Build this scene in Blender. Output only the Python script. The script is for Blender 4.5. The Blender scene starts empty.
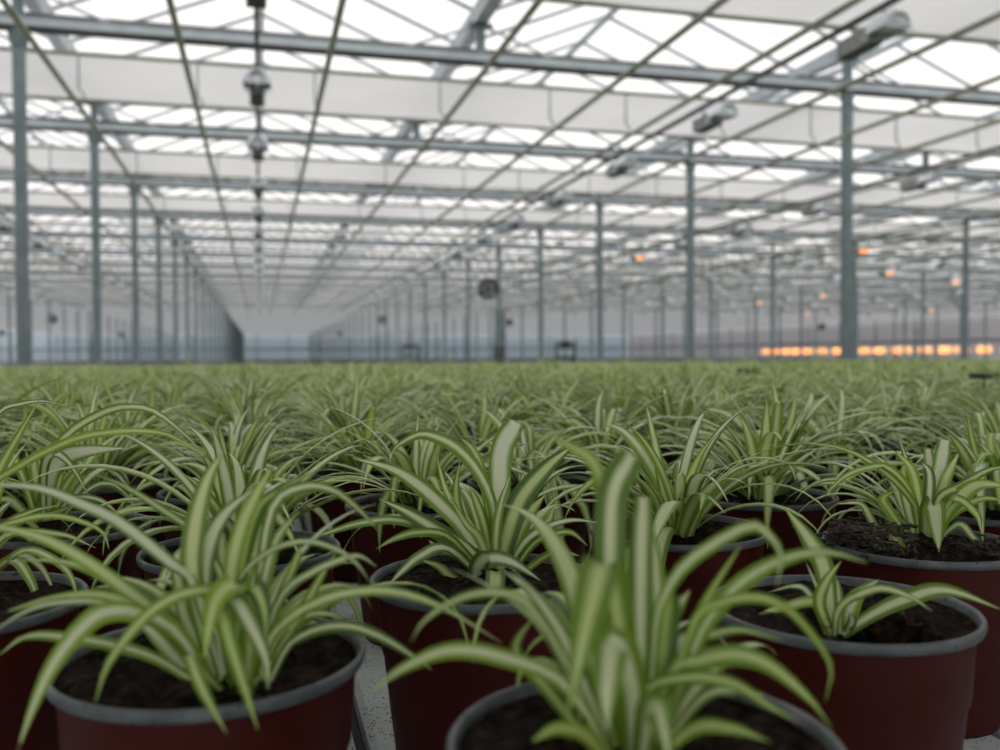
import bpy, math, random
from mathutils import Vector, Matrix, noise

random.seed(11)
PI = math.pi
scene = bpy.context.scene
COL = scene.collection

# ------------------------------------------------------------------ camera
FPX = 922.0
YAW, PITCH, ROLL = math.atan(240 / FPX), math.radians(1.243), 0.0045
EYE = Vector((0, 0, 1.08))
_f = Vector((math.sin(YAW) * math.cos(PITCH), math.cos(YAW) * math.cos(PITCH), -math.sin(PITCH)))
_r = Vector((math.cos(YAW), -math.sin(YAW), 0))
_u = _r.cross(_f)
CR = _r * math.cos(ROLL) - _u * math.sin(ROLL)
CU = _u * math.cos(ROLL) + _r * math.sin(ROLL)
cam_d = bpy.data.cameras.new('camera')
cam = bpy.data.objects.new('camera', cam_d)
COL.objects.link(cam)
m = Matrix((( CR.x, CU.x, -_f.x, EYE.x), (CR.y, CU.y, -_f.y, EYE.y), (CR.z, CU.z, -_f.z, EYE.z), (0, 0, 0, 1)))
cam.matrix_world = m
cam_d.sensor_width = 36.0
cam_d.lens = 36.0 * FPX / 1000.0
cam_d.clip_start, cam_d.clip_end = 0.02, 600
cam_d.dof.use_dof = True
cam_d.dof.focus_distance = 0.84
cam_d.dof.aperture_fstop = 5.2
scene.camera = cam

# ------------------------------------------------------------------ sky and exposure
world = bpy.data.worlds.new('overcast_sky')
scene.world = world
world.use_nodes = True
bg = world.node_tree.nodes['Background']
bg.inputs[0].default_value = (1.0, 0.955, 0.935, 1)
bg.inputs[1].default_value = 1.45
scene.view_settings.view_transform = 'Standard'
scene.view_settings.look = 'None'
scene.view_settings.gamma = 1.0
scene.view_settings.use_curve_mapping = False
scene.view_settings.exposure = 0.0
scene.cycles.transparent_max_bounces = 32
scene.cycles.max_bounces = 8

def ray(x, y):
    return _f + CR * ((x - 500) / FPX) + CU * ((375 - y) / FPX)

def unproj(x, y, depth):
    return EYE + ray(x, y) * depth

def on_plane(x, y, z):
    d = ray(x, y)
    return EYE + d * ((z - EYE.z) / d.z)

def depth_of(p):
    return (Vector(p) - EYE).dot(_f)

def project(p):
    v = Vector(p) - EYE
    d = v.dot(_f)
    return 500 + FPX * v.dot(CR) / d, 375 - FPX * v.dot(CU) / d, d

# ------------------------------------------------------------------ materials
def new_mat(name):
    mt = bpy.data.materials.new(name)
    mt.use_nodes = True
    nt = mt.node_tree
    b = nt.nodes['Principled BSDF']
    return mt, nt, b

def N(nt, t, **kw):
    n = nt.nodes.new(t)
    for k, v in kw.items():
        setattr(n, k, v)
    return n

def ramp(nt, fac, stops):
    r = N(nt, 'ShaderNodeValToRGB')
    el = r.color_ramp.elements
    while len(el) < len(stops):
        el.new(0.5)
    for e, (p, c) in zip(el, stops):
        e.position = p
        e.color = (c[0], c[1], c[2], 1)
    nt.links.new(fac, r.inputs[0])
    return r.outputs[0]

def noisy(name, c1, c2, scale=20, rough=0.6, metal=0.0, bump=0.0, spec=0.5, detail=4, lo=0.35, hi=0.65):
    mt, nt, b = new_mat(name)
    tc = N(nt, 'ShaderNodeTexCoord')
    nz = N(nt, 'ShaderNodeTexNoise')
    nz.inputs['Scale'].default_value = scale
    nz.inputs['Detail'].default_value = detail
    nt.links.new(tc.outputs['Object'], nz.inputs['Vector'])
    nt.links.new(ramp(nt, nz.outputs[0], [(lo, c1), (hi, c2)]), b.inputs['Base Color'])
    b.inputs['Roughness'].default_value = rough
    b.inputs['Metallic'].default_value = metal
    b.inputs['Specular IOR Level'].default_value = spec
    if bump:
        bp = N(nt, 'ShaderNodeBump')
        bp.inputs['Strength'].default_value = bump
        bp.inputs['Distance'].default_value = 0.004
        nt.links.new(nz.outputs[0], bp.inputs['Height'])
        nt.links.new(bp.outputs[0], b.inputs['Normal'])
    return mt

M = {}
M['steel'] = noisy('galvanised_steel', (.15, .20, .215), (.20, .255, .27), 6, .5, .25)
M['beam'] = noisy('galvanised_beam', (.46, .52, .56), (.56, .62, .66), 5, .45, .3)
M['darksteel'] = noisy('dark_steel', (.055, .068, .062), (.085, .10, .09), 8, .7, .0)
M['pipe'] = noisy('olive_grey_pipe', (.30, .32, .26), (.38, .40, .34), 9, .5, .2)
M['alu'] = noisy('bright_aluminium', (.80, .86, .92), (.88, .94, .98), 8, .35, .25)
M['lampbox'] = noisy('lamp_housing', (.24, .26, .26), (.30, .32, .32), 10, .5, .3)
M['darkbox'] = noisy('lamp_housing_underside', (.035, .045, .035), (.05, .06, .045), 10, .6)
M['black'] = noisy('black_plastic', (.012, .013, .013), (.022, .023, .023), 20, .5)
M['concrete'] = noisy('concrete_floor', (.28, .28, .27), (.36, .36, .35), 3, .9)
M['pot'] = noisy('oxblood_pot_plastic', (.043, .0050, .0034), (.059, .0070, .0047), 14, .5, 0, 0, .18)
M['glassbar'] = noisy('pale_glazing_bar', (.33, .39, .43), (.40, .46, .50), 5, .5, .1)
M['amber'] = noisy('amber_enclosure', (.30, .13, .03), (.36, .16, .04), 9, .5)
M['deadleaf'] = noisy('dry_brown_leaf', (.018, .012, .009), (.075, .05, .034), 60, .8)

def rim_material():
    mt, nt, b = new_mat('grey_pot_rim')
    tc = N(nt, 'ShaderNodeTexCoord')
    nz = N(nt, 'ShaderNodeTexNoise'); nz.inputs['Scale'].default_value = 45; nz.inputs['Detail'].default_value = 6
    n2 = N(nt, 'ShaderNodeTexNoise'); n2.inputs['Scale'].default_value = 240; n2.inputs['Detail'].default_value = 3
    nt.links.new(tc.outputs['Object'], nz.inputs['Vector']); nt.links.new(tc.outputs['Object'], n2.inputs['Vector'])
    c = ramp(nt, nz.outputs[0], [(.3, (.06, .07, .077)), (.6, (.105, .12, .128)), (.75, (.16, .18, .185))])
    d = ramp(nt, n2.outputs[0], [(.30, (.25, .22, .20)), (.40, (1, 1, 1))])
    mx = N(nt, 'ShaderNodeMix', data_type='RGBA', blend_type='MULTIPLY'); mx.inputs[0].default_value = 1
    nt.links.new(c, mx.inputs[6]); nt.links.new(d, mx.inputs[7])
    nt.links.new(mx.outputs[2], b.inputs['Base Color'])
    b.inputs['Roughness'].default_value = .42
    return mt
M['rim'] = rim_material()

def soil_material():
    mt, nt, b = new_mat('dark_peat_soil')
    tc = N(nt, 'ShaderNodeTexCoord')
    nz = N(nt, 'ShaderNodeTexNoise'); nz.inputs['Scale'].default_value = 110; nz.inputs['Detail'].default_value = 8; nz.inputs['Roughness'].default_value = .7
    wv = N(nt, 'ShaderNodeTexNoise'); wv.inputs['Scale'].default_value = 420; wv.inputs['Distortion'].default_value = 2.5
    nt.links.new(tc.outputs['Object'], nz.inputs['Vector']); nt.links.new(tc.outputs['Object'], wv.inputs['Vector'])
    c = ramp(nt, nz.outputs[0], [(.34, (.005, .0035, .003)), (.5, (.025, .016, .011)), (.62, (.075, .045, .028)), (.75, (.17, .115, .075))])
    nt.links.new(c, b.inputs['Base Color'])
    b.inputs['Roughness'].default_value = .95
    b.inputs['Specular IOR Level'].default_value = .1
    ad = N(nt, 'ShaderNodeMath', operation='ADD')
    nt.links.new(nz.outputs[0], ad.inputs[0]); nt.links.new(wv.outputs[0], ad.inputs[1])
    bp = N(nt, 'ShaderNodeBump'); bp.inputs['Strength'].default_value = 1; bp.inputs['Distance'].default_value = .006
    nt.links.new(ad.outputs[0], bp.inputs['Height']); nt.links.new(bp.outputs[0], b.inputs['Normal'])
    return mt
M['soil'] = soil_material()

def tray_material():
    mt, nt, b = new_mat('speckled_pale_tray')
    tc = N(nt, 'ShaderNodeTexCoord')
    nz = N(nt, 'ShaderNodeTexNoise'); nz.inputs['Scale'].default_value = 12; nz.inputs['Detail'].default_value = 5
    n2 = N(nt, 'ShaderNodeTexVoronoi'); n2.inputs['Scale'].default_value = 230
    n3 = N(nt, 'ShaderNodeTexNoise'); n3.inputs['Scale'].default_value = 30
    for n in (nz, n2, n3):
        nt.links.new(tc.outputs['Object'], n.inputs['Vector'])
    c = ramp(nt, nz.outputs[0], [(.3, (.50, .53, .53)), (.7, (.62, .65, .65))])
    # dark algae specks, denser in patches
    ml = N(nt, 'ShaderNodeMath', operation='MULTIPLY'); ml.inputs[1].default_value = .42
    nt.links.new(n3.outputs[0], ml.inputs[0])
    sb = N(nt, 'ShaderNodeMath', operation='SUBTRACT')
    nt.links.new(n2.outputs['Distance'], sb.inputs[0]); nt.links.new(ml.outputs[0], sb.inputs[1])
    d = ramp(nt, sb.outputs[0], [(.0, (.07, .07, .065)), (.03, (1, 1, 1))])
    mx = N(nt, 'ShaderNodeMix', data_type='RGBA', blend_type='MULTIPLY'); mx.inputs[0].default_value = 1
    nt.links.new(c, mx.inputs[6]); nt.links.new(d, mx.inputs[7])
    nt.links.new(mx.outputs[2], b.inputs['Base Color'])
    b.inputs['Roughness'].default_value = .7
    return mt
M['tray'] = tray_material()

def leaf_material():
    mt, nt, b = new_mat('variegated_leaf')
    L = nt.links.new
    uv = N(nt, 'ShaderNodeUVMap', uv_map='UVMap')
    sp = N(nt, 'ShaderNodeSeparateXYZ'); L(uv.outputs[0], sp.inputs[0])
    at = N(nt, 'ShaderNodeAttribute', attribute_name='rnd')
    rnd = at.outputs['Fac']
    def mth(op, a, c=None, d=None):
        n = N(nt, 'ShaderNodeMath', operation=op)
        for i, v in enumerate((a, c, d)):
            if v is None: continue
            if isinstance(v, (int, float)): n.inputs[i].default_value = v
            else: L(v, n.inputs[i])
        return n.outputs[0]
    a = mth('MULTIPLY', mth('ABSOLUTE', mth('SUBTRACT', sp.outputs[0], .5)), 2.0)
    cv = N(nt, 'ShaderNodeCombineXYZ')
    L(mth('MULTIPLY', sp.outputs[0], 26.0), cv.inputs[0]); L(mth('MULTIPLY', sp.outputs[1], 2.5), cv.inputs[1]); L(mth('MULTIPLY', rnd, 77.0), cv.inputs[2])
    nz = N(nt, 'ShaderNodeTexNoise'); nz.inputs['Scale'].default_value = 1.0; nz.inputs['Detail'].default_value = 2
    L(cv.outputs[0], nz.inputs['Vector'])
    a2 = mth('ADD', a, mth('MULTIPLY', mth('SUBTRACT', nz.outputs[0], .5), .55))
    sw = mth('ADD', mth('MULTIPLY', mth('FRACT', mth('MULTIPLY', rnd, 7.13)), .36), .32)
    mr = N(nt, 'ShaderNodeMapRange', interpolation_type='SMOOTHSTEP')
    L(a2, mr.inputs['Value']); L(mth('SUBTRACT', sw, .24), mr.inputs['From Min']); L(mth('ADD', sw, .22), mr.inputs['From Max'])
    mr.inputs['To Min'].default_value = 1; mr.inputs['To Max'].default_value = 0
    stripe = mr.outputs[0]
    r2 = mth('FRACT', mth('MULTIPLY', rnd, 3.71))
    cream = ramp(nt, r2, [(0, (.52, .65, .18)), (.3, (.66, .75, .34)), (1, (.80, .84, .60))])
    r3 = mth('FRACT', mth('MULTIPLY', rnd, 13.3))
    green = ramp(nt, r3, [(0, (.080, .155, .028)), (.4, (.165, .28, .030)), (1, (.28, .42, .042))])
    mx = N(nt, 'ShaderNodeMix', data_type='RGBA')
    L(stripe, mx.inputs[0]); L(green, mx.inputs[6]); L(cream, mx.inputs[7])
    # tips turn dry and brown on a few leaves
    tipm = mth('MULTIPLY', mth('GREATER_THAN', r3, .8), mth('GREATER_THAN', sp.outputs[1], .965))
    m2 = N(nt, 'ShaderNodeMix', data_type='RGBA'); L(tipm, m2.inputs[0]); L(mx.outputs[2], m2.inputs[6]); m2.inputs[7].default_value = (.16, .09, .05, 1)
    col = m2.outputs[2]
    L(col, b.inputs['Base Color'])
    b.inputs['Roughness'].default_value = .40
    b.inputs['Specular IOR Level'].default_value = .36
    tr = N(nt, 'ShaderNodeBsdfTranslucent'); L(col, tr.inputs[0])
    ms = N(nt, 'ShaderNodeMixShader'); ms.inputs[0].default_value = .30
    L(b.outputs[0], ms.inputs[1]); L(tr.outputs[0], ms.inputs[2])
    bp = N(nt, 'ShaderNodeBump'); bp.inputs['Strength'].default_value = .25; bp.inputs['Distance'].default_value = .0006
    L(nz.outputs[0], bp.inputs['Height']); L(bp.outputs[0], b.inputs['Normal'])
    L(ms.outputs[0], nt.nodes['Material Output'].inputs[0])
    return mt
M['leaf'] = leaf_material()

def cloth_material(name, c, trans):
    mt, nt, b = new_mat(name)
    L = nt.links.new
    tc = N(nt, 'ShaderNodeTexCoord')
    nz = N(nt, 'ShaderNodeTexNoise'); nz.inputs['Scale'].default_value = .9; nz.inputs['Detail'].default_value = 3
    L(tc.outputs['Object'], nz.inputs['Vector'])
    col = ramp(nt, nz.outputs[0], [(.3, tuple(v * .93 for v in c)), (.7, c)])
    d = N(nt, 'ShaderNodeBsdfDiffuse'); t = N(nt, 'ShaderNodeBsdfTranslucent')
    L(col, d.inputs[0]); L(col, t.inputs[0])
    ms = N(nt, 'ShaderNodeMixShader'); ms.inputs[0].default_value = trans
    L(d.outputs[0], ms.inputs[1]); L(t.outputs[0], ms.inputs[2])
    L(ms.outputs[0], nt.nodes['Material Output'].inputs[0])
    return mt
M['cloth'] = cloth_material('white_shade_cloth', (.90, .90, .91), .60)
M['bluewall'] = cloth_material('blue_grey_wall_panel', (.62, .685, .73), .48)
M['energycloth'] = cloth_material('grey_energy_cloth', (.74, .78, .81), .25)
M['sidecloth'] = cloth_material('rosy_side_cloth', (.67, .67, .69), .42)

def glass_material():
    mt, nt, b = new_mat('roof_glass')
    L = nt.links.new
    t = N(nt, 'ShaderNodeBsdfTransparent'); t.inputs[0].default_value = (.93, .945, .945, 1)
    g = N(nt, 'ShaderNodeBsdfGlossy'); g.inputs['Roughness'].default_value = .05
    ms = N(nt, 'ShaderNodeMixShader'); ms.inputs[0].default_value = .06
    L(t.outputs[0], ms.inputs[1]); L(g.outputs[0], ms.inputs[2])
    L(ms.outputs[0], nt.nodes['Material Output'].inputs[0])
    return mt
M['glass'] = glass_material()

def emit(name, c, s):
    mt, nt, b = new_mat(name)
    b.inputs['Base Color'].default_value = (c[0], c[1], c[2], 1)
    b.inputs['Emission Color'].default_value = (c[0], c[1], c[2], 1)
    b.inputs['Emission Strength'].default_value = s
    return mt
M['sodium'] = emit('lit_sodium_bulb', (1.0, .36, .08), 1.6)
M['sodium_low'] = emit('lit_sodium_lamp_window', (1.0, .52, .22), 1.0)

# ------------------------------------------------------------------ mesh helpers
class MB:
    """collects shapes for one mesh"""
    def __init__(s):
        s.v, s.f, s.mi = [], [], []
    def add(s, verts, faces, mi=0):
        o = len(s.v)
        s.v += [tuple(p) for p in verts]
        s.f += [tuple(i + o for i in f) for f in faces]
        s.mi += [mi] * len(faces)
    def box(s, x0, x1, y0, y1, z0, z1, mi=0):
        s.add([(x0, y0, z0), (x1, y0, z0), (x1, y1, z0), (x0, y1, z0), (x0, y0, z1), (x1, y0, z1), (x1, y1, z1), (x0, y1, z1)],
              [(0, 3, 2, 1), (4, 5, 6, 7), (0, 1, 5, 4), (1, 2, 6, 5), (2, 3, 7, 6), (3, 0, 4, 7)], mi)
    def tube(s, pts, r, n=8, mi=0, cap=True):
        pts = [Vector(p) for p in pts]
        rs = r if isinstance(r, (list, tuple)) else [r] * len(pts)
        rings = []
        for i, p in enumerate(pts):
            t = (pts[min(i + 1, len(pts) - 1)] - pts[max(i - 1, 0)]).normalized()
            a = Vector((0, 0, 1)) if abs(t.z) < .9 else Vector((1, 0, 0))
            e1 = t.cross(a).normalized(); e2 = t.cross(e1)
            rings.append([p + (e1 * math.cos(2 * PI * k / n) + e2 * math.sin(2 * PI * k / n)) * rs[i] for k in range(n)])
        vs = [q for rg in rings for q in rg]
        fs = [(i * n + k, i * n + (k + 1) % n, (i + 1) * n + (k + 1) % n, (i + 1) * n + k) for i in range(len(pts) - 1) for k in range(n)]
        if cap:
            fs += [tuple(range(n - 1, -1, -1)), tuple((len(pts) - 1) * n + k for k in range(n))]
        s.add(vs, fs, mi)
    def lathe(s, prof, n=32, mi=0, c=(0, 0, 0), close=False):
        vs = [(c[0] + r * math.cos(2 * PI * k / n), c[1] + r * math.sin(2 * PI * k / n), c[2] + z) for r, z in prof for k in range(n)]
        fs = [(i * n + k, i * n + (k + 1) % n, (i + 1) * n + (k + 1) % n, (i + 1) * n + k) for i in range(len(prof) - 1) for k in range(n)]
        s.add(vs, fs, mi)
    def mesh(s, name, mats, smooth=False):
        me = bpy.data.meshes.new(name)
        me.from_pydata(s.v, [], s.f)
        for mt in (mats if isinstance(mats, (list, tuple)) else [mats]):
            me.materials.append(mt)
        if isinstance(mats, (list, tuple)) and len(mats) > 1:
            me.polygons.foreach_set('material_index', s.mi)
        if smooth:
            me.polygons.foreach_set('use_smooth', [True] * len(me.polygons))
        me.update()
        return me

def link(name, me, parent=None, loc=None, rot=None, scale=None):
    o = bpy.data.objects.new(name, me)
    COL.objects.link(o)
    if parent: o.parent = parent
    if loc is not None: o.location = loc
    if rot is not None: o.rotation_euler = rot
    if scale is not None: o.scale = scale
    return o

def tag(o, label=None, cat=None, group=None, kind=None):
    if label: o['label'] = label
    if cat: o['category'] = cat
    if group: o['group'] = group
    if kind: o['kind'] = kind
    return o

def thing(name, label, cat, loc=(0, 0, 0), rotz=0, group=None):
    o = link(name, None, None, loc, (0, 0, rotz))
    o.empty_display_size = .05
    return tag(o, label, cat, group)

def build(name, mb, mat, parent=None, smooth=False, kind=None):
    o = link(name, mb.mesh(name, mat, smooth), parent)
    if kind: o['kind'] = kind
    return o

Z = EYE.z          # heights below are measured from the eye, add Z
# ------------------------------------------------------------------ floor, walls
XL, XR, DB, DE = -34.0, 62.0, -14.0, 150.0
XRE = 62.0
b = MB(); b.box(XL, XRE, DB, DE, -.2, 0)
tag(build('floor', b, M['concrete']), 'grey concrete greenhouse floor under the plant benches', 'floor', kind='structure')

def clad_wall(name, p0, p1, h, mat, label, pitch, skirt):
    """sheet cladding between slim mullions on a low plinth, along p0 -> p1"""
    p0, p1 = Vector(p0), Vector(p1)
    d = p1 - p0; Ln = d.length
    root = link(name, None, None, (p0.x, p0.y, 0), (0, 0, math.atan2(d.y, d.x)))
    tag(root, label, 'wall', kind='structure')
    n = max(1, round(Ln / pitch)); w = Ln / n
    pm = MB(); pm.box(.03, w - .03, -.02, .02, skirt, h); pme = pm.mesh('wall_panel', mat)
    mm = MB(); mm.box(-.05, .05, -.08, .08, 0, h); mme = mm.mesh('mullion', M['steel'])
    sm = MB(); sm.box(0, Ln, -.12, .12, 0, skirt); build('plinth', sm, M['steel'], root)
    rm = MB(); rm.box(0, Ln, -.06, .06, h * .42, h * .42 + .18); build('rail', rm, M['steel'], root)
    for i in range(n):
        link('wall_panel', pme, root, (i * w, 0, 0))
        link('mullion', mme, root, (i * w, 0, 0))
    return root
WH = 5.0
clad_wall('wall_end', (XL, DE - .3, 0), (XRE, DE - .3, 0), WH, M['bluewall'], 'blue grey panelled end wall far beyond the posts', 4.9, .45)
clad_wall('wall_right', (XR, DB, 0), (XR, DE - .33, 0), WH, M['sidecloth'], 'rosy grey cloth side wall behind the orange lamps', 6.0, .45)
clad_wall('wall_left', (XL, DE - .3, 0), (XL, DB, 0), WH, M['bluewall'], 'blue grey panelled side wall beside the left posts', 6.0, .45)

# ------------------------------------------------------------------ roof: gutters, ridges, bars, panes
S = 4.5                      # frame pitch
D0 = 10.5                    # first frame in view
PX0, PW = -2.37, 9.77        # post rows
GW = PW / 2                  # roof span
NFR = 13                     # frames up to the closed screen
DCL = D0 + S * (NFR - 1)     # 64.5
ZG, ZR = Z + 3.97, Z + 4.92
roof = tag(link('ceiling', None, None, (0, 0, 0)), 'ridged glass roof on pale glazing bars and gutters', 'roof', kind='structure')
gut_lo, gut_hi = -6, 12      # gutter index range
y0, y1 = D0 - 3 * S, DCL + S
gm = MB()
prof = [(-.11, .10), (-.09, .10), (-.06, -.02), (.06, -.02), (.09, .10), (.11, .10), (.075, -.05), (-.075, -.05)]
gm.add([(x, 0, z) for x, z in prof] + [(x, y1 - y0, z) for x, z in prof],
       [(i, (i + 1) % 8, (i + 1) % 8 + 8, i + 8) for i in range(8)] + [tuple(range(7, -1, -1)), tuple(range(8, 16))])
gme = gm.mesh('gutter', M['beam'])
rm_ = MB(); rm_.box(-.03, .03, 0, y1 - y0, -.03, .05); rme = rm_.mesh('ridge_bar', M['glassbar'])
bars = MB()
pw = S / 4
panes = []
for j in range(gut_lo, gut_hi + 1):
    gx = PX0 + GW * j
    link('gutter', gme, roof, (gx, y0, ZG - .08))
    if j == gut_hi: break
    link('ridge_bar', rme, roof, (gx + GW / 2, y0, ZR))
    nb = int(round((y1 - y0) / pw))
    for i in range(nb + 1):
        y = y0 + i * pw
        for sgn in (0, 1):
            xa, xb = (gx + .08, gx + GW / 2) if sgn == 0 else (gx + GW - .08, gx + GW / 2)
            w = .021
            bars.add([(xa, y - w, ZG), (xa, y + w, ZG), (xb, y + w, ZR), (xb, y - w, ZR),
                      (xa, y - w, ZG + .045), (xa, y + w, ZG + .045), (xb, y + w, ZR + .045), (xb, y - w, ZR + .045)],
                     [(0, 1, 2, 3), (4, 7, 6, 5), (0, 4, 5, 1), (1, 5, 6, 2), (2, 6, 7, 3), (3, 7, 4, 0)])
            if i < nb:
                panes.append((xa, xb, y + w, y + pw - w, sgn))
build('glazing_bar_grid', bars, M['glassbar'], roof, kind='stuff')
def pane_verts(xa, xb, ya, yb):
    return [(xa, ya, ZG + .05), (xa, yb, ZG + .05), (xb, yb, ZR + .05), (xb, ya, ZR + .05)]
def pane_key(p):
    c = ((p[0] + p[1]) / 2, (p[2] + p[3]) / 2, (ZG + ZR) / 2)
    x, y, d = project(c)
    return d if (d > 0 and -150 < x < 1150 and y > -200) else 1e3 + abs(d)
panes.sort(key=pane_key)
pmesh = []
for sgn in (0, 1):
    q = MB(); w = .5 * GW - .08; dx = w if sgn == 0 else -w
    q.add([(0, 0, 0), (0, pw - .042, 0), (dx, pw - .042, ZR - ZG), (dx, 0, ZR - ZG)], [(0, 1, 2, 3)])
    pmesh.append(q.mesh('glass_pane', M['glass']))
rest = MB()
for i, p in enumerate(panes):
    if i < 280:
        link('glass_pane', pmesh[p[4]], roof, (p[0], p[2], ZG + .05))
    else:
        rest.add(pane_verts(*p[:4]), [(0, 1, 2, 3)])
build('distant_glass', rest, M['glass'], roof, kind='stuff')

# ------------------------------------------------------------------ posts
pmb = MB(); pmb.box(-.055, .055, -.05, .05, 0, Z + 3.368)
post_me = pmb.mesh('post_shaft', M['steel'])
bmb = MB(); bmb.box(-.11, .11, -.11, .11, 0, .02); base_me = bmb.mesh('base_plate', M['steel'])
tmb = MB(); tmb.lathe([(.083, Z + 3.20), (.11, Z + 3.355), (.11, Z + 3.366)], 4)
top_me = tmb.mesh('head_bracket', M['steel'])
cmb = MB(); cmb.box(-.06, .06, -.055, .055, .75, 1.55); collar_me = cmb.mesh('foot_sleeve', M['darksteel'])
ORD = ['first', 'second', 'third', 'fourth', 'fifth', 'sixth', 'seventh', 'eighth', 'ninth', 'tenth', 'eleventh', 'twelfth', 'last']
ROWS = [(-3, 'in the fourth row left of the central lamp rail'), (-2, 'in the third row left of the central lamp rail'), (-1, 'in the second row left of the central lamp rail'),
        (0, 'in the row just left of the central lamp rail'), (1, 'in the row beside the round fan'), (2, 'in the second row right of the round fan'),
        (3, 'in the third row right of the round fan'), (4, 'in the fourth row right of the round fan'), (5, 'in the row nearest the orange lamps')]
for r, where in ROWS:
    x = PX0 + PW * r
    for k in range(-3, 38):
        y = D0 + S * k
        px, py, d = project((x, y, Z)) if True else (0, 0, 0)
        if y > DE - 2 or d < 1 or px < -60 or px > 1060: continue
        if k > 12 and r not in (0, 1, 2, -1): continue
        nth = ORD[k] if 0 <= k < 8 else 'distant slim'
        p = thing('steel_post', nth + ' grey steel roof post ' + where, 'post', (x, y, 0), 0, 'steel roof posts')
        link('post_shaft', post_me, p)
        if k < 8:
            link('base_plate', base_me, p); link('head_bracket', top_me, p)

# ------------------------------------------------------------------ cross beams
BX0, BX1 = -30.0, 60.0
bmb = MB()
bmb.box(BX0, BX1, -.05, .05, Z + 3.402, Z + 3.49)
bmb.box(BX0, BX1, -.07, .07, Z + 3.49, Z + 3.50)
beam_me = bmb.mesh('beam_profile', M['beam'])
fl = MB(); fl.box(BX0, BX1, -.075, .075, Z + 3.37, Z + 3.402); flange_me = fl.mesh('lower_flange', M['darksteel'])  # flange in a darker steel tone than the beam above
ub = MB(); ub.tube([(BX0, .03, Z + 3.535), (BX1, .03, Z + 3.535)], .034, 8); ubar_me = ub.mesh('upper_bar', M['darksteel'], True)
st = MB(); st.box(-.05, .05, -.04, .04, Z + 3.50, ZG - .10)
st.box(-.14, .14, -.04, .04, ZG - .18, ZG - .12)
stan_me = st.mesh('gutter_stanchion', M['steel'])
dg = MB()
for sg in (-1, 1):
    dg.tube([(sg * .9, 0, Z + 3.50), (sg * .08, 0, ZG - .16)], .018, 6)
diag_me = dg.mesh('gutter_brace', M['beam'])
beam_roots = {}
ORD = ['first', 'second', 'third', 'fourth', 'fifth', 'sixth', 'seventh', 'eighth', 'ninth', 'tenth', 'eleventh', 'twelfth', 'last']
for k in range(-3, NFR):
    y = D0 + S * k
    if k < 0: lab = 'pale steel cross beam above the front benches'
    elif k == NFR - 1: lab = 'dark cross beam where the closed grey screen begins'
    else: lab = 'long steel cross beam on the %s posts of the rows behind the benches' % ORD[k]
    g = thing('cross_beam', lab, 'beam', (0, y, 0), 0, 'steel cross beams')
    beam_roots[k] = g
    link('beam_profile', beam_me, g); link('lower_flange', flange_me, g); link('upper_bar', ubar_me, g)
    for j in range(-5, 12):
        gx = PX0 + GW * j
        if k < 6:
            link('gutter_stanchion', stan_me, g, (gx, 0, 0)); link('gutter_brace', diag_me, g, (gx, 0, 0))

# ------------------------------------------------------------------ shade screens
def cloth_mesh(w, ln, name, mat, amp=.025):
    q = MB(); nx = int(ln / .8); ny = 8
    rr = random.Random(5)
    for i in range(nx + 1):
        for j in range(ny + 1):
            t = j / ny
            q.v.append((BX0 + ln * i / nx, w * t, amp * (math.sin(i * .55) * .3 + math.sin(i * 1.9) * .2) - amp * 1.2 * math.sin(PI * t) + .01 * math.sin(t * 19)))
    q.f = [(i * (ny + 1) + j, (i + 1) * (ny + 1) + j, (i + 1) * (ny + 1) + j + 1, i * (ny + 1) + j + 1) for i in range(nx) for j in range(ny)]
    return q.mesh(name, mat, True)
LNX = BX1 - BX0
ZS = Z + 3.42
bay_cloth = cloth_mesh(2.0, LNX, 'screen_cloth', M['cloth'])
bay_cloth2 = cloth_mesh(.8, LNX, 'screen_cloth', M['cloth'])
eb = MB(); eb.tube([(BX0, 0, 0), (BX1, 0, 0)], .026, 8); edge_me = eb.mesh('edge_bar', M['pipe'], True)
lb = MB(); lb.tube([(BX0, 0, 0), (BX1, 0, 0)], .034, 8); lead_me = lb.mesh('leading_bar', M['pipe'], True)
for k in range(-2, NFR - 1):
    off = .8 if k == 0 else (1.4 if k > 0 else .5)
    y = D0 + S * k + off
    lab = ('half drawn white shade cloth just behind the %s cross beam' % ORD[k]) if k >= 0 else ('half drawn white shade cloth just before the first cross beam' if k == -1 else 'half drawn white shade cloth above the front pots')
    t = thing('shade_screen', lab, 'screen', (0, y, ZS), 0, 'half drawn shade screens')
    wide = 2.0 if k < 3 else .8
    link('screen_cloth', bay_cloth if k < 3 else bay_cloth2, t)
    link('edge_bar', edge_me, t, (0, 0, -.01)); link('leading_bar', lead_me, t, (0, wide, -.012))
cl = MB(); n = 26
for i in range(n + 1):
    for j in range(2):
        cl.v.append((BX0 + (XRE - .5 - BX0) * j, DCL + .3 + (DE - 1 - DCL - .3) * i / n, ZS + (.12 if i % 2 else 0)))
cl.f = [(2 * i, 2 * i + 1, 2 * i + 3, 2 * i + 2) for i in range(n)]
tag(build('energy_screen', cl, M['energycloth']), 'closed grey energy screen roofing the far end of the hall', 'screen')
for ya, yb, lab in ((DB + .3, D0 - 3 * S - .2, 'added unseen grey cloth dimming the front from behind the bench ends'), (D0 - 3 * S + .2, D0 - 2 * S - .2, 'added unseen grey cloth dimming the front pots from right above')):  # unseen cloths added overhead to darken the front plants
    cl = MB(); n = 10
    for i in range(n + 1):
        for j in range(2):
            cl.v.append((BX0 + LNX * j, ya + (yb - ya) * i / n, ZS + (.04 if i % 2 else 0)))
    cl.f = [(2 * i, 2 * i + 1, 2 * i + 3, 2 * i + 2) for i in range(n)]
    tag(build('energy_screen', cl, M['energycloth']), lab, 'screen')

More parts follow.
